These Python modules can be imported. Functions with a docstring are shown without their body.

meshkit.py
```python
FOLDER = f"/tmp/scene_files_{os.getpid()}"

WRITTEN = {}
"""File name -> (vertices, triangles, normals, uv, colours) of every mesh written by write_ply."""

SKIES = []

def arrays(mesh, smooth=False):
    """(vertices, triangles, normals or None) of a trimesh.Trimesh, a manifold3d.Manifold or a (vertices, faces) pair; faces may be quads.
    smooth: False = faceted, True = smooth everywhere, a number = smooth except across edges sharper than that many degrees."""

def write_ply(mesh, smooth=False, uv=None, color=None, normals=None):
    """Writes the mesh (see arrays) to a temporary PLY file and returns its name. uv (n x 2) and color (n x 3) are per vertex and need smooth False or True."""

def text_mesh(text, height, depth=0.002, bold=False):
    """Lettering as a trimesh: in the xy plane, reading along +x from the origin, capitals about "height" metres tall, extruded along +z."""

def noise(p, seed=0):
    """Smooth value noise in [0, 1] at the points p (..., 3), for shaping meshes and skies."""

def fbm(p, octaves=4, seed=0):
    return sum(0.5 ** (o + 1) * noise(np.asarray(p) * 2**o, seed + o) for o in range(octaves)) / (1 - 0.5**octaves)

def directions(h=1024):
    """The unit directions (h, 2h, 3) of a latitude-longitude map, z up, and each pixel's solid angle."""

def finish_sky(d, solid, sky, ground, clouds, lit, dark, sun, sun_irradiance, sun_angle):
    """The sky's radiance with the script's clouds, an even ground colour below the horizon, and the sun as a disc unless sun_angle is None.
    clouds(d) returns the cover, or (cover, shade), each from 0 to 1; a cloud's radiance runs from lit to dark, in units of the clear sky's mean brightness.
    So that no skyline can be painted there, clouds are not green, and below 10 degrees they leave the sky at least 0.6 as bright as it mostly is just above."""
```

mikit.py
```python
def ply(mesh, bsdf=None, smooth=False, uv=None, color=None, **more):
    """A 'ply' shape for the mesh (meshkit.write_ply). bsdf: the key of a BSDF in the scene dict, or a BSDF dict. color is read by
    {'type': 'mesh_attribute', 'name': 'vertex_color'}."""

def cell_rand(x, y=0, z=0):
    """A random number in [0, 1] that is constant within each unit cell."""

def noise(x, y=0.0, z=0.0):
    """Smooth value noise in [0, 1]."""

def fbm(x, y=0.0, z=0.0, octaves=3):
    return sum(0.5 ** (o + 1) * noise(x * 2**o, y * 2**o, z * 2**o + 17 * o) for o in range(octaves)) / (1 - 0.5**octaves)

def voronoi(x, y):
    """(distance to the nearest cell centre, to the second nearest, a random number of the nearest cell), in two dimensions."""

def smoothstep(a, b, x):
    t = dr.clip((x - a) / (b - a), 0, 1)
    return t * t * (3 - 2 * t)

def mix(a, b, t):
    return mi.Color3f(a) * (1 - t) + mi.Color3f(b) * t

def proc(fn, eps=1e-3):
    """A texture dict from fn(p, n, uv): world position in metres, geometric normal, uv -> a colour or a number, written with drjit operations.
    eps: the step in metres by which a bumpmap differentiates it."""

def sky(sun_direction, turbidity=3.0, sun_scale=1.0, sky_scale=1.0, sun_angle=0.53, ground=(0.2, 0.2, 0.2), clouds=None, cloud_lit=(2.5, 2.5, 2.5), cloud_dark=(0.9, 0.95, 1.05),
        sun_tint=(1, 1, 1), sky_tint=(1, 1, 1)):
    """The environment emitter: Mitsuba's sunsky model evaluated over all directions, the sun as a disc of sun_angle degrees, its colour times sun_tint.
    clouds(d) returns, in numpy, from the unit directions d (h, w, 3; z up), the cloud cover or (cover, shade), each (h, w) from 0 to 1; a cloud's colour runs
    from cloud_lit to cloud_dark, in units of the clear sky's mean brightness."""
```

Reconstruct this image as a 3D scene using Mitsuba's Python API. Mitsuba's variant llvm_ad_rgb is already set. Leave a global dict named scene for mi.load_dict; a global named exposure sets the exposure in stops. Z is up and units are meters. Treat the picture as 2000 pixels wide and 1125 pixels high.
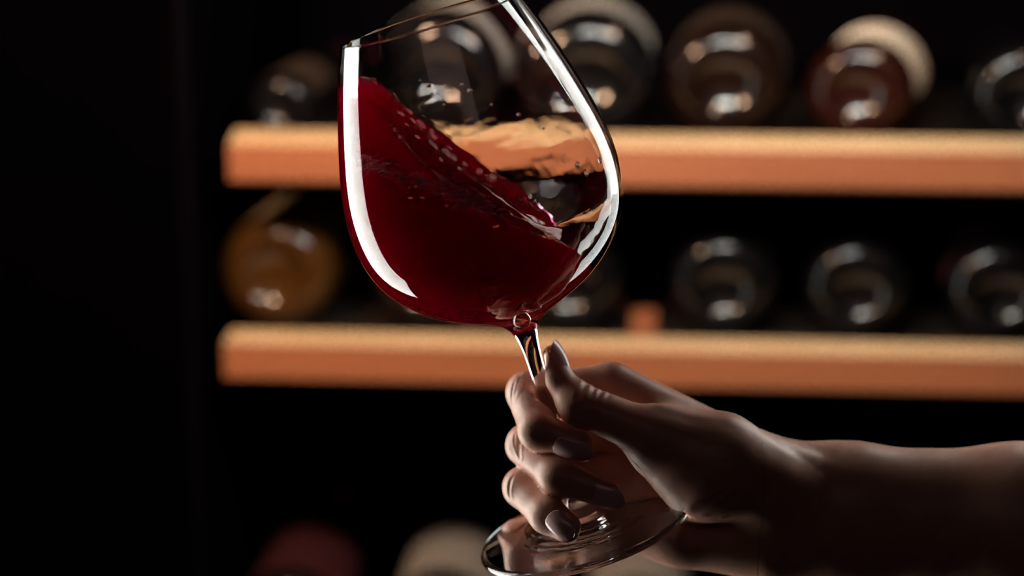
import math, random
import numpy as np, trimesh
import mitsuba as mi
import drjit as dr
import mikit, meshkit
from scipy.interpolate import CubicSpline, PchipInterpolator

random.seed(7)
RNG = np.random.default_rng(7)
T = mi.ScalarTransform4f
scene, labels = {}, {}

# ------------------------------------------------------------------ camera
FOCAL = 3800.0                       # focal length in pixels of the 2000 x 1125 frame
CAM = np.array([0.0, 0.0, 1.45])
PITCH = math.radians(13.0)
FWD = np.array([0, math.cos(PITCH), -math.sin(PITCH)])
RIGHT = np.array([1.0, 0, 0])
DOWN = np.array([0, -math.sin(PITCH), -math.cos(PITCH)])
D0 = 0.722                           # distance of the held glass
PX = D0 / FOCAL                      # metres per pixel at that distance
scene['camera'] = {
    'type': 'thinlens', 'fov': 2 * math.degrees(math.atan(1000 / FOCAL)), 'fov_axis': 'x',
    'aperture_radius': 0.0072, 'focus_distance': 0.694, 'near_clip': 0.02, 'far_clip': 50.0,
    'to_world': T().look_at(origin=CAM.tolist(), target=(CAM + FWD).tolist(), up=[0, 0, 1]),
}


def at(x, y, depth):
    """The point seen at pixel (x, y) at this depth along the view axis."""
    return CAM + depth * (FWD + (x - 1000) / FOCAL * RIGHT + (y - 562.5) / FOCAL * DOWN)


# ------------------------------------------------------------------ lights
exposure = 0.0


def lamp_panel(key, center, normal, width, height, radiance, label, category, case):
    """A box lamp: a bright diffuser sheet in a dark housing."""
    c, n = np.array(center, float), np.array(normal, float)
    n /= np.linalg.norm(n)
    x = np.cross([0, 0, 1.0], n)
    x /= np.linalg.norm(x)
    y = np.cross(n, x)
    M = np.eye(4)
    M[:3, 0], M[:3, 1], M[:3, 2], M[:3, 3] = x * width / 2, y * height / 2, n, c
    scene[key + '__diffuser'] = {'type': 'rectangle', 'to_world': T(M), 'emitter': {'type': 'area', 'radiance': {'type': 'rgb', 'value': list(radiance)}},
                                 'bsdf': {'type': 'diffuse', 'reflectance': {'type': 'rgb', 'value': [.5, .5, .5]}}}
    hb = trimesh.creation.box((width + .03, height + .03, .05))
    H = np.eye(4)
    H[:3, 0], H[:3, 1], H[:3, 2], H[:3, 3] = x, y, n, c - n * .0265
    hb.apply_transform(H)
    scene[key + '__housing'] = mikit.ply(hb, case)
    labels[key] = {'label': label, 'category': category}


scene['black_metal'] = {'type': 'principled', 'base_color': {'type': 'rgb', 'value': [.012, .012, .014]}, 'roughness': .5}

lamp_panel('strip_softbox', (-.5, .94, CAM[2] - .39), (.62, -.78, 0), .32, .94, (7.2, 7.5, 7.0),
           'tall white strip softbox standing beside the bottle shelves at their short end', 'studio light', 'black_metal')
lamp_panel('strip_softbox_001', (.45, 1.10, CAM[2] - .13), (-.45, -.89, 0), .22, 1.06, (2.6, 2.75, 2.65),
           'tall white strip softbox standing behind the bare forearm', 'studio light', 'black_metal')
lamp_panel('shelf_lamp', (.07, .90, CAM[2] + .10), (.0, 1.0, -.12), .30, .07, (66.0, 63.5, 58.0),
           'white lamp above the middle of the bottle shelves', 'lamp', 'black_metal')
lamp_panel('shelf_lamp_001', (-.31, .90, CAM[2] + .13), (.15, 1.0, -.10), .11, .11, (210.0, 124.0, 74.0),
           'warm lamp above the short end of the bottle shelves', 'lamp', 'black_metal')
lamp_panel('shelf_lamp_002', (.30, .92, CAM[2] + .31), (-.10, 1.0, -.20), .10, .10, (80.0, 48.0, 29.0),
           'faint warm lamp above the long end of the bottle shelves', 'lamp', 'black_metal')
lamp_panel('added_fill_light', (-.2, -.9, CAM[2] + 1.0), (.1, 1.0, -.8), 1.2, .6, (.15, .085, .08),
           'dim warm fill panel added behind the camera', 'fill light', 'black_metal')  # added unseen fill panel, lifts the dark side of the hand and nails

# ------------------------------------------------------------------ materials
P3 = mikit


def rgb(*v):
    return {'type': 'rgb', 'value': list(v)}


def wood_color(p, n, uv):
    # the grain runs along the shelf (x)
    g = P3.fbm(p.x * 5, p.y * 160, p.z * 160, 3)
    b = P3.fbm(p.x * 2.2 + 7, p.y * 18, p.z * 18, 2)
    c = P3.mix([.21, .070, .030], [.28, .100, .043], P3.smoothstep(.3, .7, b))
    return c * (.86 + .24 * g)


scene['oiled_wood'] = {'type': 'principled', 'base_color': P3.proc(wood_color), 'roughness': .42, 'specular': .5}
scene['black_laminate'] = {'type': 'diffuse', 'reflectance': rgb(.0016, .0013, .0022)}
scene['tray_metal'] = {'type': 'principled', 'base_color': rgb(.012, .008, .006), 'roughness': .5}


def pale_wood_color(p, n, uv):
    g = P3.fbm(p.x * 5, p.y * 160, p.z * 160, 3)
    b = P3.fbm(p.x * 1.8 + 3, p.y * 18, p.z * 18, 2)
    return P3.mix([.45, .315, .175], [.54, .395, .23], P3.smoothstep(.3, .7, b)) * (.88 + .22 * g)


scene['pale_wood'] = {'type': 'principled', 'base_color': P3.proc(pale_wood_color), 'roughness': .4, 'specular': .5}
scene['dark_wall'] = {'type': 'principled', 'base_color': rgb(.003, .0025, .004), 'roughness': .9, 'specular': .1}
scene['crystal'] = {'type': 'dielectric', 'int_ior': 1.52, 'ext_ior': 1.0}
scene['wine_to_glass'] = {'type': 'dielectric', 'int_ior': 1.345, 'ext_ior': 1.52}
scene['wine_to_air'] = {'type': 'dielectric', 'int_ior': 1.345, 'ext_ior': 1.0}
scene['wine_medium'] = {'type': 'homogeneous', 'scale': 450.0, 'sigma_t': rgb(.25, 1.0, .60), 'albedo': rgb(.86, .001, .04)}


def skin_color(p, n, uv):
    a = P3.fbm(p.x * 130, p.y * 130, p.z * 130, 3)
    b = P3.fbm(p.x * 900, p.y * 900, p.z * 900, 2)
    c = P3.mix([.60, .285, .20], [.66, .345, .25], P3.smoothstep(.2, .8, a))
    return c * (.93 + .14 * b)


def skin_bump(p, n, uv):
    a = P3.fbm(p.x * 2600, p.y * 2600, p.z * 1100, 2)
    b = P3.fbm(p.x * 900, p.y * 900, p.z * 2800 + 5, 2)
    return a * .6 + b * .6


scene['skin'] = {'type': 'bumpmap', 'tex': P3.proc(skin_bump, eps=1e-4), 'scale': .00006,
                 'bsdf': {'type': 'principled', 'base_color': P3.proc(skin_color), 'roughness': .42, 'specular': .55, 'flatness': .5, 'sheen': .12}}
scene['nail_polish'] = {'type': 'principled', 'base_color': rgb(.80, .49, .475), 'roughness': .16, 'specular': .6, 'clearcoat': .8, 'clearcoat_gloss': .95}


def thing(key, label, cat, group=None, kind=None):
    labels[key] = {'label': label, 'category': cat}
    if group:
        labels[key]['group'] = group
    if kind:
        labels[key]['kind'] = kind


def with_normals(v, f, n, bsdf, **more):
    path = meshkit.write_ply((v, f), False, None, None, normals=n)
    return {'type': 'ply', 'filename': path, 'face_normals': False, 'bsdf': {'type': 'ref', 'id': bsdf}, **more}


# ------------------------------------------------------------------ room and wine cabinet
SHELF_YAW = math.radians(4.3)
SX = np.array([math.cos(SHELF_YAW), -math.sin(SHELF_YAW), 0])
SY = np.array([math.sin(SHELF_YAW), math.cos(SHELF_YAW), 0])
SO = at(1300, 331, 1.357)            # a point of the rails' front plane
SFRAME = np.eye(4)
SFRAME[:3, 0], SFRAME[:3, 1], SFRAME[:3, 2] = SX, SY, [0, 0, 1]
SFRAME[:3, 3] = [SO[0], SO[1], 0]


def on_plane(x, y, back=0.0):
    """Shelf coordinates (along, back, z) of the point seen at pixel (x, y) on the plane that lies "back" behind the rails' front."""
    d = at(x, y, 1.0) - CAM
    t = ((SO + SY * back - CAM) @ SY) / (d @ SY)
    q = CAM + t * d - SFRAME[:3, 3]
    return np.array([q @ SX, q @ SY, q[2]])


def shelf_mesh(mesh):
    mesh = mesh.copy()
    mesh.apply_transform(SFRAME)
    return mesh


def sbox(x0, x1, y0, y1, z0, z1):
    b = trimesh.creation.box((x1 - x0, y1 - y0, z1 - z0))
    b.apply_translation(((x0 + x1) / 2, (y0 + y1) / 2, (z0 + z1) / 2))
    return b


wall = trimesh.creation.box((7, .1, 3.2)); wall.apply_translation((0, 2.6, 1.55))
scene['wall_back'] = mikit.ply(wall, 'dark_wall'); thing('wall_back', 'dark wall behind the wine cabinet', 'wall', kind='structure'); del labels['wall_back']['category']
flo = trimesh.creation.box((7, 6, .1)); flo.apply_translation((0, .5, -.05))
scene['floor'] = mikit.ply(flo, 'dark_wall'); thing('floor', 'dark floor under the wine cabinet', 'floor', kind='structure'); del labels['floor']['category']

# rail pixels: (left end, top of the bevel, top of the front face, bottom of the front face) at x = 1300
RAILS = [(446, 262, 292, 367), (437, 660, 688, 760)]
scene_shelf_z = []


def edge_profile(zf_top, ztop):
    """(back, z) outline of the strip that tops a rail: sloped and softly rounded."""
    h = ztop - zf_top
    pts = [(.0005, zf_top + .0002), (.032, zf_top + .0002), (.032, ztop - .001), (.0315, ztop), (.028, ztop)]
    for k in range(1, 7):
        a = k / 7
        pts.append((.028 - .0275 * a, ztop - h * (a ** 1.25)))
    return pts


def extrude_along(pts, x0, x1):
    from shapely.geometry import Polygon
    poly = Polygon(pts)
    m = trimesh.creation.extrude_polygon(poly, x1 - x0, engine='earcut')
    v = np.array(m.vertices)
    m.vertices = np.stack([x0 + v[:, 2], v[:, 0], v[:, 1]], 1)
    m.fix_normals()
    return m


X_RIGHT = .42
board_z = []
for i, (xl, yt, yf, yb) in enumerate(RAILS):
    zt, zf, zb = on_plane(1300, yt, .030)[2], on_plane(1300, yf)[2], on_plane(1300, yb)[2]
    x0 = on_plane(xl, yf)[0]
    key = 'wine_shelf' if i == 0 else 'wine_shelf_%03d' % i
    scene[key + '__front_rail'] = mikit.ply(shelf_mesh(extrude_along([(0.0, zb + .002), (.002, zb), (.032, zb), (.032, zf), (.0005, zf)], x0, X_RIGHT)), 'oiled_wood', smooth=25)
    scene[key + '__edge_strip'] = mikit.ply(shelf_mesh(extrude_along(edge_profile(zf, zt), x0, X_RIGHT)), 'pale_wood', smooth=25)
    labels[key + '__edge_strip'] = {'label': 'paler strip of wood along the upper edge'}
    bz = zb + .0195
    scene[key + '__board'] = mikit.ply(shelf_mesh(sbox(x0 + .002, X_RIGHT, .0322, .42, zb, bz)), 'tray_metal')
    labels[key + '__front_rail'] = {'label': 'orange brown front rail'}
    board_z.append(bz)
thing('wine_shelf', 'orange brown wooden shelf behind the glass bowl, carrying the upper bottles', 'shelf', 'wooden bottle shelves')
thing('wine_shelf_001', 'orange brown wooden shelf behind the stem and hand, under the dark bottles', 'shelf', 'wooden bottle shelves')
z3 = on_plane(1300, 1345, .064)[2]
scene['wine_shelf_002__board'] = mikit.ply(shelf_mesh(sbox(-.32, X_RIGHT, .02, .42, z3 - .02, z3)), 'tray_metal')
thing('wine_shelf_002', 'lowest shelf, under the bottles with pale and dark red labels', 'shelf', 'wooden bottle shelves')
board_z.append(z3)

# the cabinet: back, uprights
xl = on_plane(372, 560)[0]
cab = {'back_panel': sbox(xl - .3, X_RIGHT + .1, .45, .47, z3 - .5, CAM[2] + .30),
       'upright': sbox(xl - .004, xl + .004, .00, .45, z3 - .5, CAM[2] + .30),
       'upright_001': sbox(X_RIGHT + .001, X_RIGHT + .02, .0, .45, z3 - .5, CAM[2] + .30),
       'base_panel': sbox(xl - .006, X_RIGHT + .02, .0, .45, z3 - .52, z3 - .5001)}
for k, m in cab.items():
    scene['wine_cabinet__' + k] = mikit.ply(shelf_mesh(m), 'black_laminate')
thing('wine_cabinet', 'black wine cabinet that holds the wooden shelves of bottles', 'cabinet')

# ------------------------------------------------------------------ wine glass
RIM = CAM + np.array([-0.0289802, 0.69169108, -0.06239987])
BASE = CAM + np.array([0.02784335, 0.6928123, -0.25314146])
GL = float(np.linalg.norm(RIM - BASE))
AX = (RIM - BASE) / GL
E1 = np.cross([0, 1.0, 0], AX); E1 /= np.linalg.norm(E1)
E2 = np.cross(AX, E1)
if E2[1] < 0: E2 = -E2


def glass_pt(s, r, phi):
    s, r, phi = np.broadcast_arrays(s, r, phi)
    return RIM - AX * s[..., None] + r[..., None] * (np.cos(phi)[..., None] * E1 + np.sin(phi)[..., None] * E2)


OUT_S = [0.0, 0.01771, 0.03543, 0.05314, 0.07085, 0.08502, 0.09683, 0.10628, 0.11218, 0.11632]
OUT_R = [0.03328, 0.03985, 0.04522, 0.04933, 0.05006, 0.04644, 0.03761, 0.0243, 0.01213, 0.0056]
# parametric spline of the outer profile, arc-like parameter so that the bottom may run flat
_ctrl = np.array(list(zip(OUT_S, OUT_R))[:-1] + [(.1168, .0052), (.1215, .00385), (.130, .0030), (.145, .00265), (.165, .0026), (.180, .0031), (.1875, .0046), (.1922, .0090),
                                         (.1945, .0170), (.1958, .0280), (.1967, .0380)])
_u = np.concatenate([[0], np.cumsum(np.sqrt((np.diff(_ctrl, axis=0) ** 2).sum(1)))])
_prof = PchipInterpolator(_u, _ctrl)
U_BOWL = _u[9]                       # bowl / stem
U_STEM = _u[16]                      # stem / foot
_cs = CubicSpline(OUT_S, OUT_R)


def outer_profile(u):
    q = _prof(u)
    return q


def lathe(s, r, nphi=288, close0=False, close1=False, flip=False):
    """(vertices, faces, normals) of profile (s down the axis, r); the normals point away from the solid whose outline runs downwards."""
    s, r = np.asarray(s, float), np.asarray(r, float)
    phi = np.arange(nphi) * 2 * np.pi / nphi
    S, PH = np.meshgrid(s, phi, indexing='ij')
    R = np.repeat(r[:, None], nphi, 1)
    v = glass_pt(S, R, PH)
    ds, dr_ = np.gradient(s), np.gradient(r)
    ln = np.hypot(ds, dr_) + 1e-12
    nr, nss = ds / ln, -dr_ / ln     # radial and along -s components of the outward normal
    rad = np.cos(PH)[..., None] * E1 + np.sin(PH)[..., None] * E2
    n = rad * nr[:, None, None] + (-AX) * nss[:, None, None]
    i, j = np.meshgrid(np.arange(len(s) - 1), np.arange(nphi), indexing='ij')
    j2 = (j + 1) % nphi
    f = np.stack([i * nphi + j, i * nphi + j2, (i + 1) * nphi + j2, (i + 1) * nphi + j], -1).reshape(-1, 4)
    f = np.vstack([f[:, [0, 1, 2]], f[:, [0, 2, 3]]])
    v, n = v.reshape(-1, 3), n.reshape(-1, 3)
    # wind the faces with the normals
    a = f[len(f) // 3]
    if np.cross(v[a[1]] - v[a[0]], v[a[2]] - v[a[0]]) @ n[a[0]] < 0:
        f = f[:, ::-1]
    return v, f, n


def wall_thickness(s):
    return np.interp(s, [0, .02, .05, .075, .095, .106, .113], [.0010, .0010, .0011, .0016, .0034, .0054, .0070])


# inner profile = outer moved inwards along its normal
_s = np.linspace(0, .1115, 300)
_r, _d = _cs(_s), _cs(_s, 1)
_ln = np.hypot(1, _d)
_th = wall_thickness(_s)
IN_S, IN_R = _s + _d / _ln * _th, _r - _th / _ln
keep = IN_R > .012
IN_S, IN_R = IN_S[keep], IN_R[keep]
s_end, r_end = IN_S[-1], IN_R[-1]
slope = (IN_S[-1] - IN_S[-6]) / (IN_R[-6] - IN_R[-1])
tt = np.linspace(0, 1, 30)[1:]
# round the bottom off to the axis
bot_r = r_end * (1 - tt)
bot_s = s_end + slope * r_end * .5 * (1 - (1 - tt) ** 2)
IN_S, IN_R = np.concatenate([IN_S, bot_s]), np.concatenate([IN_R, bot_r])
IN_S = IN_S - IN_S[0] + 0.0004
LAM = np.concatenate([[0], np.cumsum(np.hypot(np.diff(IN_S), np.diff(IN_R)))])
in_s, in_r = PchipInterpolator(LAM, IN_S), PchipInterpolator(LAM, np.maximum(IN_R, 0))
lam_of_s = PchipInterpolator(IN_S, LAM)

# contact line of the swirling wine: height (s, metres below the rim) round the bowl; 0 right, 90 back, 180 left, 270 front
CONTACT = np.array([(0, 540), (39, 528), (48, 506), (63.5, 461), (85, 365), (105, 239), (122, 158), (139, 85), (160, 72), (180, 70), (205, 78), (225, 98), (237, 128), (246, 184), (255, 248), (265, 304), (275, 350), (300, 438), (325, 505)], float)
_ph = np.radians(np.concatenate([CONTACT[:, 0] - 360, CONTACT[:, 0], CONTACT[:, 0] + 360]))
_sc = np.tile(CONTACT[:, 1] * .000187, 3)
_contact = PchipInterpolator(_ph, _sc)
NPHI = 720
PHI = np.arange(NPHI) * 2 * np.pi / NPHI
s_c = _contact(PHI)
ring = np.stack([np.cos(PHI), np.sin(PHI), PHI * 0], 1)
rag = (meshkit.fbm(ring * 14 + 3.1, 4, 5) - .5) * .0026 + (meshkit.fbm(ring * 60 + 9, 2, 6) - .5) * .0010
s_c = s_c + rag * np.clip(np.cos(PHI - np.radians(150)) * .6 + .6, .25, 1)
lam_c = lam_of_s(s_c)


def grid_mesh(lam_rows, dent=None, inward=True):
    """Inner-wall patch; lam_rows (rows, NPHI)."""
    s, r = in_s(lam_rows), in_r(lam_rows)
    if dent is not None:
        r = r + dent
    v = glass_pt(s, r, np.broadcast_to(PHI, s.shape)).reshape(-1, 3)
    rows = len(lam_rows)
    i, j = np.meshgrid(np.arange(rows - 1), np.arange(NPHI), indexing='ij')
    j2 = (j + 1) % NPHI
    f = np.stack([i * NPHI + j, i * NPHI + j2, (i + 1) * NPHI + j2, (i + 1) * NPHI + j], -1).reshape(-1, 4)
    f = np.vstack([f[:, [0, 1, 2]], f[:, [0, 2, 3]]])
    a = f[0]
    rad = v[a[0]] - RIM; rad -= AX * (rad @ AX)
    out = np.cross(v[a[1]] - v[a[0]], v[a[2]] - v[a[0]]) @ rad > 0
    if out == inward:
        f = f[:, ::-1]
    return v, f


# dry inner wall with a thin rippled film of wine left by the swirl
tt = np.linspace(0, 1, 150)[:, None]
lam_rows = tt * lam_c[None]
S_, R_ = in_s(lam_rows), in_r(lam_rows)
pos = glass_pt(S_, R_, np.broadcast_to(PHI, S_.shape))
fil = meshkit.fbm((pos - RIM) @ np.stack([E1, E2, AX], 1) * np.array([170., 170., 70.]), 3, 11) - .5
fil2 = meshkit.fbm((pos - RIM) @ np.stack([E1, E2, AX], 1) * np.array([60., 60., 110.]) + 4, 3, 12) - .5
mask = np.clip((tt - .30) / .35, 0, 1) * np.clip((1 - tt) / .04, 0, 1)
film = mask * (np.maximum(fil, 0) * .00012 + fil2 * .00016)
v_dry, f_dry = grid_mesh(lam_rows, dent=-film, inward=True)

u = np.concatenate([np.linspace(0, U_BOWL, 260)])
so = np.concatenate([np.linspace(0, .108, 220), ])
bowl_s = np.concatenate([so, _prof(np.linspace(_u[7] + (.108 - OUT_S[7]) * 2.6, U_BOWL, 60))[:, 0]])
# outer bowl: the fitted spline, then the blend into the stem
sb = np.linspace(0, .1105, 240)
rb = _cs(sb)
bl = CubicSpline([.1105, .1150, .1180, .1215, .126, .132], [float(_cs(.1105)), .0074, .0050, .0039, .0033, .0030], bc_type=((1, float(_cs(.1105, 1))), 'natural'))
s2 = np.linspace(.1105, .132, 90)
out_s = np.concatenate([sb, s2[1:]]); out_r = np.concatenate([rb, bl(s2)[1:]])
stem_ctrl = np.array([(.132, .0030), (.145, .00268), (.162, .0026), (.176, .0028), (.184, .0036), (.1885, .0052)])
st = PchipInterpolator(stem_ctrl[:, 0], stem_ctrl[:, 1])
s3 = np.linspace(.132, .1885, 120)
out_s = np.concatenate([out_s, s3[1:]]); out_r = np.concatenate([out_r, st(s3)[1:]])
# foot: flare, thin disc, rounded edge, slightly hollow underside
FOOT_R = .0411
foot_ctrl = np.array([(.1885, .0052), (.1909, .0085), (.1931, .0145), (.1948, .0230), (.1961, .0320), (.19715, .0388)])
ft = PchipInterpolator(foot_ctrl[:, 1], foot_ctrl[:, 0])
r4 = np.linspace(.0052, FOOT_R - .0014, 260)
ang = np.linspace(-np.pi / 2, np.pi / 2, 24)
edge_c = ft(.0388) + .00125
under_r = np.linspace(FOOT_R - .0013, 0.0, 60)
under_s = edge_c + .0013 - .0016 * (1 - (under_r / FOOT_R) ** 2) ** 1.5
ripple = .00011 * np.sin(r4 * 2 * np.pi / .0036) * np.clip((r4 - .008) / .004, 0, 1) * np.clip((.029 - r4) / .006, 0, 1)
foot_s = np.concatenate([ft(np.minimum(r4, .0388)) + ripple, edge_c + .0013 * np.sin(ang[1:-1]), under_s])
foot_r = np.concatenate([r4, FOOT_R - .0013 + .0013 * np.cos(ang[1:-1]), under_r])
n_bowl = int(np.searchsorted(out_s, .120)); n_stem = len(out_s)
full_s, full_r = np.concatenate([out_s, foot_s[1:]]), np.concatenate([out_r, foot_r[1:]])
# rounded lip between the outer and the inner wall
lip_a = np.linspace(np.pi, 0, 14)
w = OUT_R[0] - float(in_r(0))
lip_r = OUT_R[0] - w / 2 + w / 2 * np.cos(lip_a)
lip_s = .0004 - .0004 * np.ones(14) - .0006 * np.sin(lip_a) + np.linspace(.0004, 0, 14)
NG = 360
lv, lf, ln_ = lathe(np.concatenate([lip_s[:-1], full_s]), np.concatenate([lip_r[:-1], full_r]), NG)
LIPN = len(lip_s) - 1


def rows_patch(r0, r1):
    """Rows r0..r1 of the outer surface with their shared normals."""
    f = lf[(lf.min(1) >= r0 * NG) & (lf.max(1) < (r1 + 1) * NG)] - r0 * NG
    return lv[r0 * NG:(r1 + 1) * NG], f, ln_[r0 * NG:(r1 + 1) * NG]


ROW_B, ROW_S, ROW_E = LIPN + n_bowl, LIPN + n_stem - 1, LIPN + len(full_s) - 1
bv, bf, bn = rows_patch(0, ROW_B)
dn_ = meshkit.arrays((v_dry, f_dry), True)[2]
scene['wine_glass__bowl'] = with_normals(np.vstack([bv, v_dry]), np.vstack([bf, f_dry + len(bv)]), np.vstack([bn, dn_]), 'crystal')
scene['wine_glass__stem'] = with_normals(*rows_patch(ROW_B, ROW_S), 'crystal')
scene['wine_glass__foot'] = with_normals(*rows_patch(ROW_S, ROW_E), 'crystal')
thing('wine_glass', 'tilted clear stemmed wine glass with swirling red wine, held by a hand', 'wine glass')

# the wine: wetted wall and free surface
tw = np.linspace(0, 1, 150)[:, None]
lam_w = lam_c[None] + (LAM[-1] - lam_c[None]) * tw
v_wet, f_wet = grid_mesh(lam_w, inward=False)
ok = np.array([len(set(map(tuple, np.round(v_wet[t], 9)))) == 3 for t in f_wet[-2 * NPHI:]])
scene['wine__body'] = mikit.ply((v_wet, f_wet), 'wine_to_glass', smooth=True, interior={'type': 'ref', 'id': 'wine_medium'})

rho = np.linspace(0, 1, 130)[:, None]
coef = np.fft.rfft(s_c) / NPHI
S_top = np.full((130, NPHI), coef[0].real)
for k in range(1, 200):
    S_top = S_top + 2 * (rho ** min(k, 60)) * np.real(coef[k] * np.exp(1j * k * PHI))[None]
X_ = rho * (in_r(lam_c) * np.cos(PHI))[None]; Y_ = rho * (in_r(lam_c) * np.sin(PHI))[None]
q3 = np.stack([X_, Y_, S_top * .5], -1)
wave = (meshkit.fbm(q3 * np.array([70., 40., 60.]) + 2, 3, 21) - .5) * .0075 + (meshkit.fbm(q3 * np.array([260., 130., 200.]) + 8, 3, 22) - .5) * .0016
S_top = S_top + (wave * np.clip((1 - rho) / .12, 0, 1) + .006 * (1 - rho ** 2)) * 1.0
S_top[-1] = s_c
v_top = glass_pt(S_top, np.hypot(X_, Y_), np.broadcast_to(PHI, S_top.shape)).reshape(-1, 3)
v_top = (RIM - AX * S_top[..., None] + X_[..., None] * E1 + Y_[..., None] * E2)
v_top[-1] = v_wet.reshape(150, NPHI, 3)[0]
v_top = v_top.reshape(-1, 3)
i, j = np.meshgrid(np.arange(129), np.arange(NPHI), indexing='ij'); j2 = (j + 1) % NPHI
f_top = np.stack([i * NPHI + j, i * NPHI + j2, (i + 1) * NPHI + j2, (i + 1) * NPHI + j], -1).reshape(-1, 4)
f_top = np.vstack([f_top[:, [0, 1, 2]], f_top[:, [0, 2, 3]]])
a = f_top[len(f_top) // 4]
if np.cross(v_top[a[1]] - v_top[a[0]], v_top[a[2]] - v_top[a[0]]) @ AX < 0: f_top = f_top[:, ::-1]
scene['wine__surface'] = mikit.ply((v_top, f_top), 'wine_to_air', smooth=True, interior={'type': 'ref', 'id': 'wine_medium'})
thing('wine', 'dark red wine swirling high up one side of the glass bowl', 'wine')

scene['air_in_wine'] = {'type': 'dielectric', 'int_ior': 1.0, 'ext_ior': 1.345}
scene['bubble_film'] = {'type': 'principledthin', 'base_color': rgb(.97, .80, .78), 'roughness': .25, 'diff_trans': 1.5, 'eta': 1.3}
scene['droplet_water'] = {'type': 'dielectric', 'int_ior': 1.34, 'ext_ior': 1.0}
_top_n = meshkit.arrays((v_top, f_top), True)[2]
_q = v_top - CAM
_pix = np.stack([1000 + FOCAL * (_q @ RIGHT) / (_q @ FWD), 562.5 + FOCAL * (_q @ DOWN) / (_q @ FWD)], 1)
BALL = trimesh.creation.icosphere(subdivisions=2, radius=1.0)


def blob(c, axes, radii):
    v = np.array(BALL.vertices) * np.array(radii) @ np.array(axes) + c
    return trimesh.Trimesh(v, BALL.faces, process=False)


def frame_of(n, along):
    n = n / np.linalg.norm(n)
    a = along - n * (along @ n); a /= np.linalg.norm(a)
    return np.array([a, np.cross(n, a), n])


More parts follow.
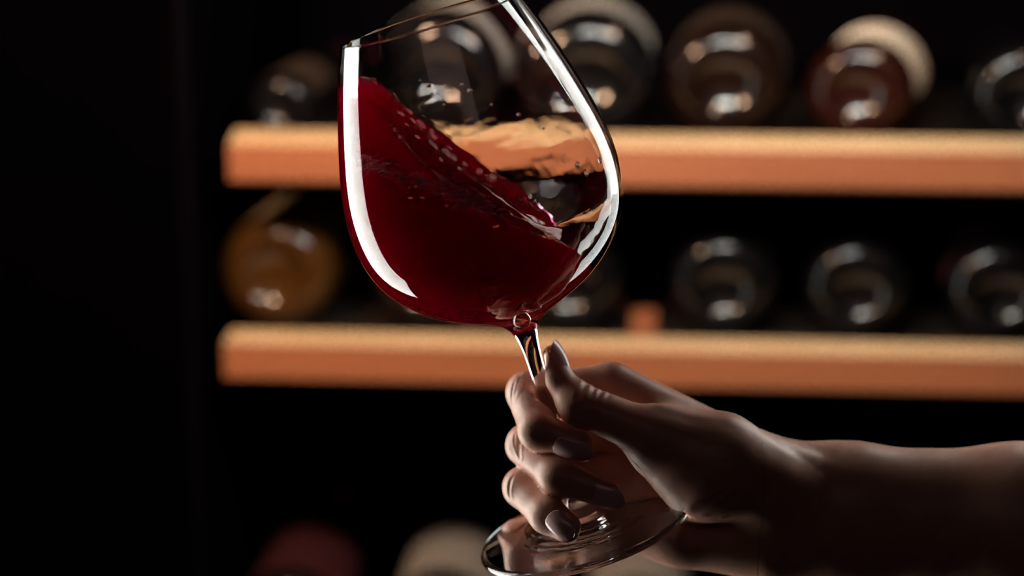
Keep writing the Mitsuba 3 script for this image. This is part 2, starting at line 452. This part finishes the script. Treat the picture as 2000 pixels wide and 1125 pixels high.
BUBBLES = [(783, 222, 13, 5), (799, 219, 12, 5), (806, 237, 12, 5), (822, 244, 17, 6), (843, 258, 9, 7), (848, 269, 11, 7), (846, 284, 19, 7), (871, 300, 17, 7), (886, 311, 14, 7),
           (878, 291, 10, 4), (908, 322, 8, 5), (936, 335, 11, 8), (963, 352, 13, 9), (743, 275, 6, 6), (772, 272, 4, 4), (815, 268, 9, 4), (795, 246, 8, 4), (861, 312, 8, 4), (897, 330, 7, 4), (950, 347, 6, 4), (1147, 410, 7, 10)]
nb = 0
for x, y, w_, h_ in BUBBLES:
    dd = ((_pix - [x, y]) ** 2).sum(1)
    k = int(np.argmin(dd))
    w_, h_ = w_ * 1.3, h_ * 1.35
    r_ = .5 * PX * w_
    key = 'wine__bubble' + ('' if nb == 0 else '_%03d' % nb); nb += 1
    scene[key] = mikit.ply(blob(v_top[k] + _top_n[k] * .45 * PX * h_ * .5, frame_of(_top_n[k], E1 * .93 - AX * .2), (r_, .5 * PX * max(h_, w_ * .6), .5 * PX * h_)), 'bubble_film', smooth=True)
    labels[key] = {'label': 'pale pink bubble on the wine'}


def inner_wall_hit(x, y):
    """(point, outward normal) of the inner wall nearest the camera along pixel (x, y)."""
    d = at(x, y, 1.0) - CAM
    t = np.linspace(.60, .70, 4000)
    P = CAM + t[:, None] * d
    q = P - RIM
    s_ = -(q @ AX)
    rad = q + s_[:, None] * AX
    r_ = np.linalg.norm(rad, axis=1)
    okk = (s_ > IN_S[0]) & (s_ < IN_S[-1])
    inside = okk & (r_ < in_r(np.clip(lam_of_s(np.clip(s_, IN_S[0], IN_S[-1])), 0, LAM[-1])))
    i = int(np.argmax(inside))
    l0 = float(lam_of_s(s_[i]))
    slope_r = float(in_r(l0 + 1e-4) - in_r(l0 - 1e-4)) / 2e-4
    slope_s = float(in_s(l0 + 1e-4) - in_s(l0 - 1e-4)) / 2e-4
    n = rad[i] / r_[i] * slope_s + AX * slope_r
    return P[i], n / np.linalg.norm(n)


nd = 0
for x, y, w_ in [(1100, 303, 5), (1127, 322, 11), (1143, 338, 12), (1170, 314, 10), (1060, 250, 6), (918, 178, 8), (903, 166, 5), (838, 166, 7), (822, 158, 5), (1012, 225, 6), (960, 205, 4), (868, 205, 5)]:
    P_, n_ = inner_wall_hit(x, y)
    r_ = .5 * PX * w_
    key = 'wine__droplet' + ('' if nd == 0 else '_%03d' % nd); nd += 1
    scene[key] = mikit.ply(blob(P_ - n_ * (r_ * .55 + .00004), frame_of(n_, -AX), (r_ * 1.15, r_, r_ * .55)), 'droplet_water', smooth=True)
    labels[key] = {'label': 'clear droplet on the inside of the bowl'}

# streaks of froth that the swirl drags along the near wall
rs = np.random.default_rng(17)
pieces = []
for k in range(30):
    t = rs.random() ** .85
    x = 702 + 285 * t + rs.normal(0, 6)
    y = np.interp(x, [690, 740, 800, 860, 920, 990], [300, 318, 342, 366, 388, 412]) + rs.normal(4, 9) + (rs.random() ** 3) * 28
    ln = rs.uniform(8, 40) * (.6 + .6 * t)
    P_, n_ = inner_wall_hit(x, y)
    th = rs.uniform(1.5, 5.0)
    fl = frame_of(n_, E1 * math.cos(.18) - AX * math.sin(rs.normal(.10, .07)))
    pieces.append(blob(P_ - n_ * (.0003 + .0004 * rs.random() + .5 * th * PX * .5), fl, (ln * PX * .5, th * PX * .5, th * PX * .35)))
scene['wine__froth'] = mikit.ply(trimesh.util.concatenate(pieces), 'air_in_wine', smooth=True, exterior={'type': 'ref', 'id': 'wine_medium'})
foam = []
for k in range(320):
    t = rs.random() ** 1.15
    x = 698 + 260 * t
    wob = 10 * (meshkit.fbm(np.array([x * .03, 2.0, 1.0]), 2, 3) - .5)
    y = np.interp(x, [690, 740, 800, 860, 980], [300, 318, 342, 366, 410]) + 2 * wob + rs.normal(0, 7) + abs(rs.normal(0, 9))
    P_, n_ = inner_wall_hit(x, y)
    th, ln = rs.uniform(1.0, 3.0), rs.uniform(3, 34) * rs.uniform(.4, 1)
    foam.append(blob(P_ - n_ * (.06 * th * PX), frame_of(n_, E1 * math.cos(.18) - AX * math.sin(rs.normal(.02, .16))), (ln * PX * .5, th * PX * .5, th * PX * .7)))
scene['foam'] = {'type': 'principled', 'base_color': rgb(.95, .42, .49), 'roughness': .7, 'specular': .3}
scene['wine__foam'] = mikit.ply(trimesh.util.concatenate(foam), 'foam', smooth=True)
labels['wine__foam'] = {'label': 'paler pink foam near the tall white reflection', 'kind': 'stuff'}
labels['wine__froth'] = {'label': 'streaks of pinkish froth', 'kind': 'stuff'}

# ------------------------------------------------------------------ bottles lying on the shelves, their bases towards the camera
scene['dark_bottle_glass'] = {'type': 'principled', 'base_color': rgb(.0015, .0015, .002), 'roughness': .02, 'specular': .55, 'clearcoat': .3, 'clearcoat_gloss': .995}
scene['brown_bottle_glass'] = {'type': 'principled', 'base_color': rgb(.005, .0016, .0008), 'roughness': .02, 'specular': .55, 'clearcoat': .3, 'clearcoat_gloss': .995}
for k_, c_ in (('amber_bottle_glass', (.038, .0155, .003)), ('red_bottle_glass', (.012, .002, .0007))):
    scene[k_] = {'type': 'principled', 'base_color': rgb(*c_), 'roughness': .02, 'specular': .55, 'clearcoat': .3, 'clearcoat_gloss': .995}
LABEL_PAPER = {'cream': (.72, .66, .55), 'grey': (.24, .235, .225), 'brown': (.022, .013, .008), 'tan': (.16, .125, .08), 'red': (.032, .004, .006), 'pale': (.20, .18, .155)}
for k, c in LABEL_PAPER.items():
    scene[k + '_paper'] = {'type': 'principled', 'base_color': rgb(*c), 'roughness': .6}
scene['dark_foil'] = {'type': 'principled', 'base_color': rgb(.05, .01, .015), 'roughness': .4, 'metallic': .6}


def bottle_profile(R):
    """(distance from the base, radius): punt, bearing ring, round heel, body, shoulder, neck, lip."""
    p = []
    for k in range(14):
        a = k / 13
        p.append((.008 * (1 - a ** 2) ** .8 * (R / .04), a * R * .58))
    h = R * .42
    for k in range(10):
        a = math.pi / 2 * k / 9
        p.append((h - h * math.cos(a), R - h + h * math.sin(a)))
    L = .185
    p += [(L * .4, R), (L * .75, R), (L, R)]
    for k in range(1, 12):
        a = k / 11
        p.append((L + .062 * a, R - (R - .0145) * (a * a * (3 - 2 * a))))
    p += [(.275, .0142), (.296, .0140), (.2975, .0152), (.303, .0152), (.304, .0142), (.304, 0)]
    return p


def revolve(profile, n=72, a0=0.0, a1=2 * math.pi):
    """(vertices, faces) of the profile (x along the axis, radius) turned from a0 to a1."""
    full = abs(a1 - a0 - 2 * math.pi) < 1e-6
    ang = np.linspace(a0, a1, n + (0 if full else 1), endpoint=not full)
    pr = np.array(profile)
    v = np.stack([np.repeat(pr[:, 1:], len(ang), 1) * np.sin(ang), np.repeat(pr[:, :1], len(ang), 1), np.repeat(pr[:, 1:], len(ang), 1) * np.cos(ang)], -1).reshape(-1, 3)
    m = len(ang)
    i, j = np.meshgrid(np.arange(len(pr) - 1), np.arange(m if full else m - 1), indexing='ij')
    j2 = (j + 1) % m
    f = np.stack([i * m + j, i * m + j2, (i + 1) * m + j2, (i + 1) * m + j], -1).reshape(-1, 4)
    return v, np.vstack([f[:, [0, 1, 2]], f[:, [0, 2, 3]]])


def bottle(key, x, y, r, floor_z, glass, label_paper, text, yaw=0.0, medium=None, span=(-80, 80), back=.064, lab=(.022, .115), group=None):
    c = on_plane(x, y, back)
    R = r * (1.41 / FOCAL)
    c[2] = floor_z + R + .0002
    pr = bottle_profile(R)
    v, f = revolve(pr)
    tm = trimesh.Trimesh(v, f, process=True)
    tm.update_faces(tm.nondegenerate_faces())
    tm.fix_normals()
    if tm.volume < 0: tm.invert()
    ca, sa = math.cos(yaw), math.sin(yaw)

    def put(w):
        w = np.asarray(w, float)
        q = np.stack([w[:, 0] * ca + w[:, 1] * sa, -w[:, 0] * sa + w[:, 1] * ca, w[:, 2]], 1) + c
        return q @ SFRAME[:3, :3].T + SFRAME[:3, 3]
    more = {'interior': {'type': 'ref', 'id': medium}} if medium else {}
    scene[key + '__body'] = mikit.ply((put(tm.vertices), np.array(tm.faces)), glass, smooth=40, **more)
    if label_paper:
        lv_, lf_ = revolve([(lab[0], R + .0003), (lab[1], R + .0003), (lab[1], R + .0001), (lab[0], R + .0001), (lab[0], R + .0003)], 40, math.radians(span[0]), math.radians(span[1]))
        scene[key + '__label'] = mikit.ply((put(lv_), lf_), label_paper + '_paper', smooth=30)
    cv, cf = revolve([(.250, .0151), (.2965, .0149), (.2975, .0160), (.3045, .0160), (.3050, .0), ], 40)
    scene[key + '__capsule'] = mikit.ply((put(cv), cf), 'dark_foil', smooth=30)
    labels[key] = {'label': text, 'category': 'bottle'}
    if group: labels[key]['group'] = group


UP, LOW, LAST = 'bottles on the upper shelf', 'bottles on the lower shelf', 'bottles on the lowest shelf'
z_up, z_low, z_last = board_z
c0 = on_plane(1256, 628, .075)
scene['wine_shelf_001__cradle_block'] = mikit.ply(shelf_mesh(sbox(c0[0] - .009, c0[0] + .010, .072, .10, z_low + .0002, c0[2] + .004)), 'oiled_wood')
BOTTLES = [
    (548, 286, 66, z_up, 'dark_bottle_glass', 'brown', 'small dark bottle with a brown label, hidden behind the end of the upper shelf rail', .0, None, (-70, 70), UP),
    (865, 167, 134, z_up, 'dark_bottle_glass', 'grey', 'black bottle with a grey label, seen through the rim of the glass', .02, None, (-95, 95), UP),
    (1150, 170, 132, z_up, 'dark_bottle_glass', 'grey', 'black bottle with a grey label beside the rim of the glass', .0, None, (-95, 70), UP),
    (1418, 182, 122, z_up, 'brown_bottle_glass', 'brown', 'brown bottle with a bright ring of light round its base on the upper shelf', .06, None, (-80, 80), UP),
    (1677, 199, 106, z_up, 'red_bottle_glass', 'cream', 'reddish amber bottle with a bright cream label on the upper shelf', .20, None, (-32, 95), UP),
    (2003, 203, 104, z_up, 'dark_bottle_glass', None, 'black bottle without a label, cut by the frame above the upper shelf', .12, None, (-80, 80), UP),
    (538, 560, 119, z_low, 'amber_bottle_glass', 'tan', 'golden amber bottle with a tan label at the end of the lower shelf', .03, None, (-85, 60), LOW),
    (830, 575, 112, z_low, 'brown_bottle_glass', 'brown', 'brown bottle next to the golden amber one, partly behind the glass bowl', .0, None, (-85, 60), LOW),
    (1112, 580, 112, z_low, 'dark_bottle_glass', None, 'black bottle behind the glass just above the stem', .0, None, (-85, 60), LOW),
    (1412, 584, 110, z_low, 'dark_bottle_glass', 'red', 'black bottle on the lower shelf above the knuckles of the hand', .05, None, (-20, 60), LOW),
    (1675, 593, 106, z_low, 'dark_bottle_glass', None, 'black bottle on the lower shelf above the wrist', .05, None, (-85, 60), LOW),
    (1955, 597, 106, z_low, 'dark_bottle_glass', 'red', 'black bottle on the lower shelf at the edge of the frame', .05, None, (-85, 60), LOW),
    (560, 1195, 112, z_last, 'dark_bottle_glass', 'red', 'bottle with a dark red label on the lowest shelf', .0, None, (-80, 80), LAST),
    (862, 1150, 116, z_last, 'dark_bottle_glass', 'pale', 'bottle with a pale cream label on the lowest shelf, beside the foot of the glass', .0, None, (-80, 80), LAST),
    (1245, 1195, 112, z_last, 'dark_bottle_glass', 'pale', 'bottle with a pale cream label on the lowest shelf, under the heel of the hand', .0, None, (-80, 80), LAST),
]
for k, (x, y, r, z, g_, lp, text, yaw, med, span, grp) in enumerate(BOTTLES):
    bottle('wine_bottle' + ('' if k == 0 else '_%03d' % k), x, y, r, z, g_, lp, text, yaw, med, span, group=grp)

# ------------------------------------------------------------------ the hand and forearm
# Worked in view-aligned metres (right, down, away); jt turns a joint seen at pixel (x, y), z pixels behind the stem, into such a point.
VIEW = np.stack([RIGHT, DOWN, FWD], 1)


def jt(x, y, z):
    w = D0 + z * PX
    return np.array([(x - 1000) / FOCAL * w, (y - 562.5) / FOCAL * w, w])


def cone(a, b, ra, rb, flat=None):
    """Tapered limb between joints a and b (x, y, z, in pixels), radii in pixels; flat = (direction, factor) squeezes it."""
    A, B = jt(*a), jt(*b)
    if flat is not None:
        n = np.array(flat[0], float); n /= np.linalg.norm(n)
        flat = (n, flat[1])
    return (A.astype(np.float32), (B - A).astype(np.float32), ra * PX, rb * PX, flat)


def cone_dist(p, c):
    A, AB, ra, rb, flat = c
    q = p - A
    L2 = float(AB @ AB)
    t = np.clip(q @ AB / max(L2, 1e-12), 0, 1)
    q = q - t[..., None] * AB
    if flat is not None:
        n, k = flat
        m = q @ n.astype(np.float32)
        d = np.sqrt(np.maximum((q * q).sum(-1) - m * m + (m / k) ** 2, 1e-14))
    else:
        d = np.sqrt((q * q).sum(-1) + 1e-14)
    return d - (ra + t * (rb - ra))


def smin(a, b, k):
    h = np.clip(.5 + .5 * (b - a) / k, 0, 1)
    return b + (a - b) * h - k * h * (1 - h)


IMCP, MMCP, RMCP, PMCP = (1192, 757, 72), (1212, 838, 118), (1212, 915, 132), (1200, 990, 150)
ZF = (0, 0, 1)
PALM = [  # (limb, blend radius in metres)
    (cone(IMCP, (1500, 934, 72), 48, 72), .004),
    (cone(MMCP, (1520, 985, 95), 46, 76), .006),
    (cone(RMCP, (1520, 1020, 95), 44, 76), .006),
    (cone(PMCP, (1530, 1052, 80), 44, 80), .006),
    (cone((1150, 1012, 124), (1330, 1034, 88), 44, 66), .006), (cone((1330, 1034, 88), (1500, 1056, 60), 66, 76), .006),          # little-finger side of the palm
    (cone((1500, 968, 60), (1640, 1003, 70), 96, 128, (ZF, .74)), .010),  # wrist
    (cone((1640, 1003, 70), (2000, 1032, 70), 127, 154, (ZF, .80)), .012),
    (cone((2000, 1032, 70), (2750, 1120, 60), 154, 205, (ZF, .86)), .012),
    (cone((1268, 846, -52), (1400, 900, -22), 50, 82), .005),           # thumb root
    (cone((1400, 900, -22), (1520, 962, 28), 88, 84), .007),
    (cone((1300, 868, -20), (1372, 926, -6), 70, 88), .006),
]
TENDONS = [(cone((1290, 806, -60), (1420, 842, -58), 11, 13), .0022), (cone((1420, 842, -56), (1530, 905, -14), 13, 9), .004),
           (cone((1480, 862, 24), (1640, 930, 6), 11, 7), .004)]
THUMB = [(cone((1268, 846, -52), (1128, 788, -40), 47, 39), .004), (cone((1128, 788, -40), (1091, 738, -24), 38, 30, ((.88, -.40, -.2), .9)), .004),
         (cone((1091, 738, -24), (1082, 699, -19), 31, 27, ((.86, -.30, -.42), .80)), .003)]
INDEX = [(cone(IMCP, (1030, 767, 42), 47, 39), .003), (cone((1030, 767, 42), (1052, 842, -40), 40, 37), .003), (cone((1052, 842, -40), (1128, 867, -60), 37, 28, ((-.05, .6, -.8), .88)), .003)]
MIDDLE = [(cone(MMCP, (1029, 869, 44), 45, 39), .003), (cone((1029, 869, 44), (1091, 932, -42), 40, 36), .003), (cone((1091, 932, -42), (1186, 963, -64), 36, 28, ((0, .45, -.9), .88)), .003)]
RING = [(cone(RMCP, (1022, 952, 35), 43, 38), .003), (cone((1022, 952, 35), (1070, 1006, -46), 38, 34), .003), (cone((1070, 1006, -46), (1106, 1030, -74), 34, 29, ((-.3, -.1, -1), .88)), .003)]
LITTLE = [(cone(PMCP, (1008, 1046, 155), 40, 29), .003), (cone((1008, 1046, 155), (1022, 1094, 88), 29, 26), .003), (cone((1022, 1094, 88), (1075, 1114, 45), 26, 22), .003)]


G_RIM, G_AX, FOOT_MID = ((RIM - CAM) @ VIEW).astype(np.float32), (AX @ VIEW).astype(np.float32), float(edge_c)


def chain(p, limbs):
    d = None
    for c, k in limbs:
        e = cone_dist(p, c)
        d = e if d is None else smin(d, e, k)
    return d


def hand_dist(p):
    palm = chain(p, PALM)
    for c, k in TENDONS:
        palm = smin(palm, cone_dist(p, c), k)
    d = smin(palm, chain(p, THUMB), .0035)
    for fing in (INDEX, MIDDLE, RING, LITTLE):
        d = smin(d, smin(palm, chain(p, fing), .003), .0014)
    # the flesh gives way where it presses on the glass
    q = p - G_RIM
    s = -(q @ G_AX)
    r = np.sqrt(np.maximum((q * q).sum(-1) - s * s, 1e-14))
    foot = np.maximum(np.abs(s - FOOT_MID) - .0018, r - FOOT_R - .0003)
    stem = np.maximum(r - .0040, np.abs(s - .155) - .045)
    return np.maximum(d, -np.minimum(foot, stem))


def surface_net(fn, xs, ys, zs):
    """A closed mesh of fn = 0 on the grid (naive surface nets)."""
    nx, ny, nz = len(xs), len(ys), len(zs)
    D = np.empty((nx, ny, nz), np.float32)
    Y, Z = np.meshgrid(ys, zs, indexing='ij')
    for i0 in range(0, nx, 24):
        i1 = min(nx, i0 + 24)
        p = np.empty((i1 - i0, ny, nz, 3), np.float32)
        p[..., 0], p[..., 1], p[..., 2] = xs[i0:i1, None, None], Y, Z
        D[i0:i1] = fn(p)
    S = D < 0
    cnt = sum(S[a:nx - 1 + a, b:ny - 1 + b, c:nz - 1 + c].astype(np.int8) for a in (0, 1) for b in (0, 1) for c in (0, 1))
    I, J, K = np.nonzero((cnt > 0) & (cnt < 8))
    idx = -np.ones((nx - 1, ny - 1, nz - 1), np.int64)
    idx[I, J, K] = np.arange(len(I))
    # each cell's vertex: the mean of the crossings on its edges
    corner = {(a, b, c): D[I + a, J + b, K + c] for a in (0, 1) for b in (0, 1) for c in (0, 1)}
    tot, num = np.zeros((len(I), 3)), np.zeros(len(I))
    for a, b, c in corner:
        for ax in range(3):
            if (a, b, c)[ax]:
                continue
            o = [a, b, c]; o[ax] = 1
            p0, p1 = corner[(a, b, c)], corner[tuple(o)]
            hit = (p0 < 0) != (p1 < 0)
            q = np.tile(np.array([a, b, c], float), (len(I), 1))
            q[:, ax] = np.where(hit, p0 / np.where(hit, p0 - p1, 1), 0)
            tot += q * hit[:, None]; num += hit
    tot /= num[:, None]
    v = np.stack([xs[I] + (xs[I + 1] - xs[I]) * tot[:, 0], ys[J] + (ys[J + 1] - ys[J]) * tot[:, 1], zs[K] + (zs[K + 1] - zs[K]) * tot[:, 2]], 1).astype(float)
    faces = []
    for ax in range(3):
        sh = [slice(None)] * 3
        lo, hi = list(sh), list(sh)
        lo[ax], hi[ax] = slice(0, -1), slice(1, None)
        A, B = S[tuple(lo)], S[tuple(hi)]
        e = np.nonzero(A != B)
        o = [a for a in range(3) if a != ax]
        ok = (e[o[0]] > 0) & (e[o[1]] > 0) & (e[o[0]] < D.shape[o[0]] - 1) & (e[o[1]] < D.shape[o[1]] - 1)
        e = [x[ok] for x in e]

        def at_(d0, d1):
            q = [None] * 3
            q[ax] = e[ax]; q[o[0]] = e[o[0]] - d0; q[o[1]] = e[o[1]] - d1
            return idx[tuple(q)]
        q = np.stack([at_(0, 0), at_(1, 0), at_(1, 1), at_(0, 1)], 1)
        fl = A[tuple(e)] ^ (ax == 1)
        q[~fl] = q[~fl][:, ::-1]
        faces.append(q)
    f = np.vstack(faces)
    f = np.vstack([f[:, [0, 1, 2]], f[:, [0, 2, 3]]])
    return v, f


def grad(fn, p, h=2e-4):
    p = p.astype(np.float32)
    g = np.stack([fn(p + np.eye(3, dtype=np.float32)[k] * h) - fn(p - np.eye(3, dtype=np.float32)[k] * h) for k in range(3)], -1) / (2 * h)
    return g


def project(fn, v, steps=3):
    for _ in range(steps):
        d = fn(v.astype(np.float32))
        g = grad(fn, v)
        gn = np.sqrt((g * g).sum(-1, keepdims=True))
        v = v - np.where(gn > .8, np.clip(d, -.0005, .0005)[:, None] * g / np.maximum(gn, .2) ** 2, 0)
    return v


# folds of the skin: (from, to, width, depth), pixels; the depth is negative for a raised fold
FOLDS = []
for k, (x, y) in enumerate([(1141, 755), (1160, 762), (1174, 770), (1188, 775)]):
    FOLDS.append(((x + 5, y - 6, -40 + k), (x - 12 - 2 * k % 5, y + 20 + 7 * (k % 2), -80), 4.6, (2.6, 2.0, 2.4, 1.2)[k]))
for (x0, y0, x1, y1) in [(1004, 735, 996, 800), (1014, 730, 1006, 805), (1020, 742, 1014, 800)]:
    FOLDS.append(((x0, y0, 12), (x1, y1, 4), 3.0, 1.3))
for (x0, y0, x1, y1) in [(1002, 845, 1000, 885), (1012, 838, 1008, 900), (1019, 845, 1014, 895)]:
    FOLDS.append(((x0, y0, 10), (x1, y1, -6), 3.0, 1.4))
for (x0, y0, x1, y1) in [(1000, 925, 993, 975), (994, 935, 990, 965)]:
    FOLDS.append(((x0, y0, 5), (x1, y1, 0), 3.0, 1.2))
FOLDS += [((1216, 880, -40), (1240, 925, -20), 5, 5.0), ((1226, 884, -60), (1262, 930, -60), 3.5, 2.0),
          ((1380, 1004, -70), (1440, 960, -95), 5, 1.8), ((1420, 1016, -60), (1470, 975, -80), 5, 1.4), ((1352, 990, -80), (1420, 950, -100), 4, 1.4)]


def fold_skin(v, n):
    out = np.zeros(len(v))
    for a, b, w, dep in FOLDS:
        A, B = jt(*a), jt(*b)
        q = v - A
        t = np.clip(q @ (B - A) / ((B - A) @ (B - A)), 0, 1)
        q = q - t[:, None] * (B - A)
        q = q - (q * n).sum(1, keepdims=True) * n * .85      # measured along the skin
        d = np.sqrt((q * q).sum(1))
        out -= dep * PX * np.exp(-(d / (w * PX)) ** 2) * np.sqrt(np.clip(1 - (2 * t - 1) ** 2, 0, 1) + .02)
        out += .35 * dep * PX * np.exp(-((d - 2.1 * w * PX) / (w * PX)) ** 2)
    return v + out[:, None] * n


def relax(v, f, rounds):
    """Taubin smoothing."""
    from scipy.sparse import coo_matrix
    e = np.vstack([f[:, [0, 1]], f[:, [1, 2]], f[:, [2, 0]]])
    e = np.vstack([e, e[:, ::-1]])
    W = coo_matrix((np.ones(len(e)), (e[:, 0], e[:, 1])), shape=(len(v), len(v))).tocsr()
    W.data[:] = 1
    deg = np.maximum(np.asarray(W.sum(1)), 1)
    for k in range(rounds * 2):
        v = v + (.5 if k % 2 == 0 else -.52) * (W @ v / deg - v)
    return v


def hand_mesh(step=.0008):
    x0, x1, x2 = jt(965, 0, 0)[0], jt(1560, 0, 100)[0], jt(2720, 0, 60)[0]
    xs = list(np.arange(x0, x1, step)); s = step
    while xs[-1] < x2 + .06:
        s = min(s * 1.03, .004); xs.append(xs[-1] + s)
    ys = np.arange(jt(0, 655, 0)[1], jt(0, 1350, 60)[1], step)
    zs = np.arange(D0 - 150 * PX, D0 + 290 * PX, step)
    v, f = surface_net(hand_dist, np.array(xs, np.float32), ys.astype(np.float32), zs.astype(np.float32))
    m = trimesh.Trimesh(v, f, process=False)
    parts = m.split(only_watertight=False)
    m = max(parts, key=lambda q: len(q.faces))
    v, f = np.array(m.vertices), np.array(m.faces)
    near = (v[f][:, :, 0].min(1) < jt(1480, 0, 0)[0])
    v2, f2 = trimesh.remesh.subdivide(v, f, face_index=np.nonzero(near)[0])[:2]
    m = trimesh.Trimesh(v2, f2, process=False); m.merge_vertices()
    v, f = np.array(m.vertices), np.array(m.faces)
    v = relax(v, f, 6)
    n = meshkit.arrays((v, f), True)[2]
    if (n * grad(hand_dist, v)).sum() < 0: n = -n
    v = fold_skin(v, n)
    v = v + n * ((meshkit.fbm(v * 90, 2, 31) - .5) * .00030)[:, None]
    v = relax(v, f, 8)
    if np.einsum('ij,ij->i', np.cross(v[f[:, 1]] - v[f[:, 0]], v[f[:, 2]] - v[f[:, 0]]), n[f[:, 0]]).sum() < 0:
        f = f[:, ::-1]
    return CAM + v @ VIEW.T, f


hv, hf = hand_mesh()
_vol = np.einsum('ij,ij->i', np.cross(hv[hf[:, 0]], hv[hf[:, 1]]), hv[hf[:, 2]]).sum()
if _vol < 0: hf = hf[:, ::-1]
scene['person'] = mikit.ply((hv, hf), 'skin', smooth=True)
thing('person', 'bare hand and forearm with pale pink pointed nails, gripping the stem of the wine glass', 'person')


def nail(base, tip, up, width, arch=.55, length_curve=.10):
    """A nail plate from its root to its free, pointed tip (pixels); up is the way it faces (right, down, away)."""
    B, Tp = jt(*base), jt(*tip)
    a = Tp - B; Ln = np.linalg.norm(a); a /= Ln
    n = np.array(up, float); n -= a * (n @ a); n /= np.linalg.norm(n)
    s = np.cross(a, n)
    W = width * PX / 2
    R = W / math.sin(arch * 1.5)
    nu, nv = 25, 41
    top, bot = np.zeros((nv, nu, 3)), np.zeros((nv, nu, 3))
    for i in range(nv):
        t = i / (nv - 1)
        if t < .28: wv = math.sqrt(max(1 - ((.28 - t) / .28) ** 2.4, 0))
        elif t < .62: wv = 1.0
        else: wv = max(1 - ((t - .62) / .38) ** 2.3, 0) ** .8
        for j in range(nu):
            k = (2 * j / (nu - 1) - 1) * max(wv, .02)
            th = k * arch * 1.5
            p = B + a * Ln * t + s * R * math.sin(th) + n * (R * (math.cos(th) - 1) + Ln * length_curve * (1 - (2 * t - 1) ** 2))
            top[i, j], bot[i, j] = p + n * .00022, p - n * .00025
    v = np.vstack([top.reshape(-1, 3), bot.reshape(-1, 3)])
    f = []
    N = nu * nv
    for i in range(nv - 1):
        for j in range(nu - 1):
            q = [i * nu + j, i * nu + j + 1, (i + 1) * nu + j + 1, (i + 1) * nu + j]
            f += [[q[0], q[1], q[2]], [q[0], q[2], q[3]], [q[2] + N, q[1] + N, q[0] + N], [q[3] + N, q[2] + N, q[0] + N]]
    rim_ = [i * nu for i in range(nv)] + [(nv - 1) * nu + j for j in range(1, nu)] + [i * nu + nu - 1 for i in range(nv - 2, -1, -1)] + [j for j in range(nu - 2, 0, -1)]
    for x, y in zip(rim_, rim_[1:] + rim_[:1]):
        f += [[x, y, y + N], [x, y + N, x + N]]
    m = trimesh.Trimesh(CAM + v @ VIEW.T, np.array(f), process=False)
    if m.volume < 0: m.invert()
    return m


NAILS = [((1113, 748, -33), (1083, 664, -22), (.84, -.30, -.45), 52),
         ((1080, 872, -72), (1160, 890, -80), (-.05, .62, -.78), 50),
         ((1142, 962, -74), (1221, 983, -82), (-.02, .45, -.9), 50),
         ((1070, 1007, -88), (1120, 1050, -104), (-.55, -.05, -.83), 44)]
for k, (b_, t_, up_, w_) in enumerate(NAILS):
    scene['person__fingernail' + ('' if k == 0 else '_%03d' % k)] = mikit.ply(nail(b_, t_, up_, w_), 'nail_polish', smooth=50)
    labels['person__fingernail' + ('' if k == 0 else '_%03d' % k)] = {'label': 'glossy pale pink pointed fingernail'}
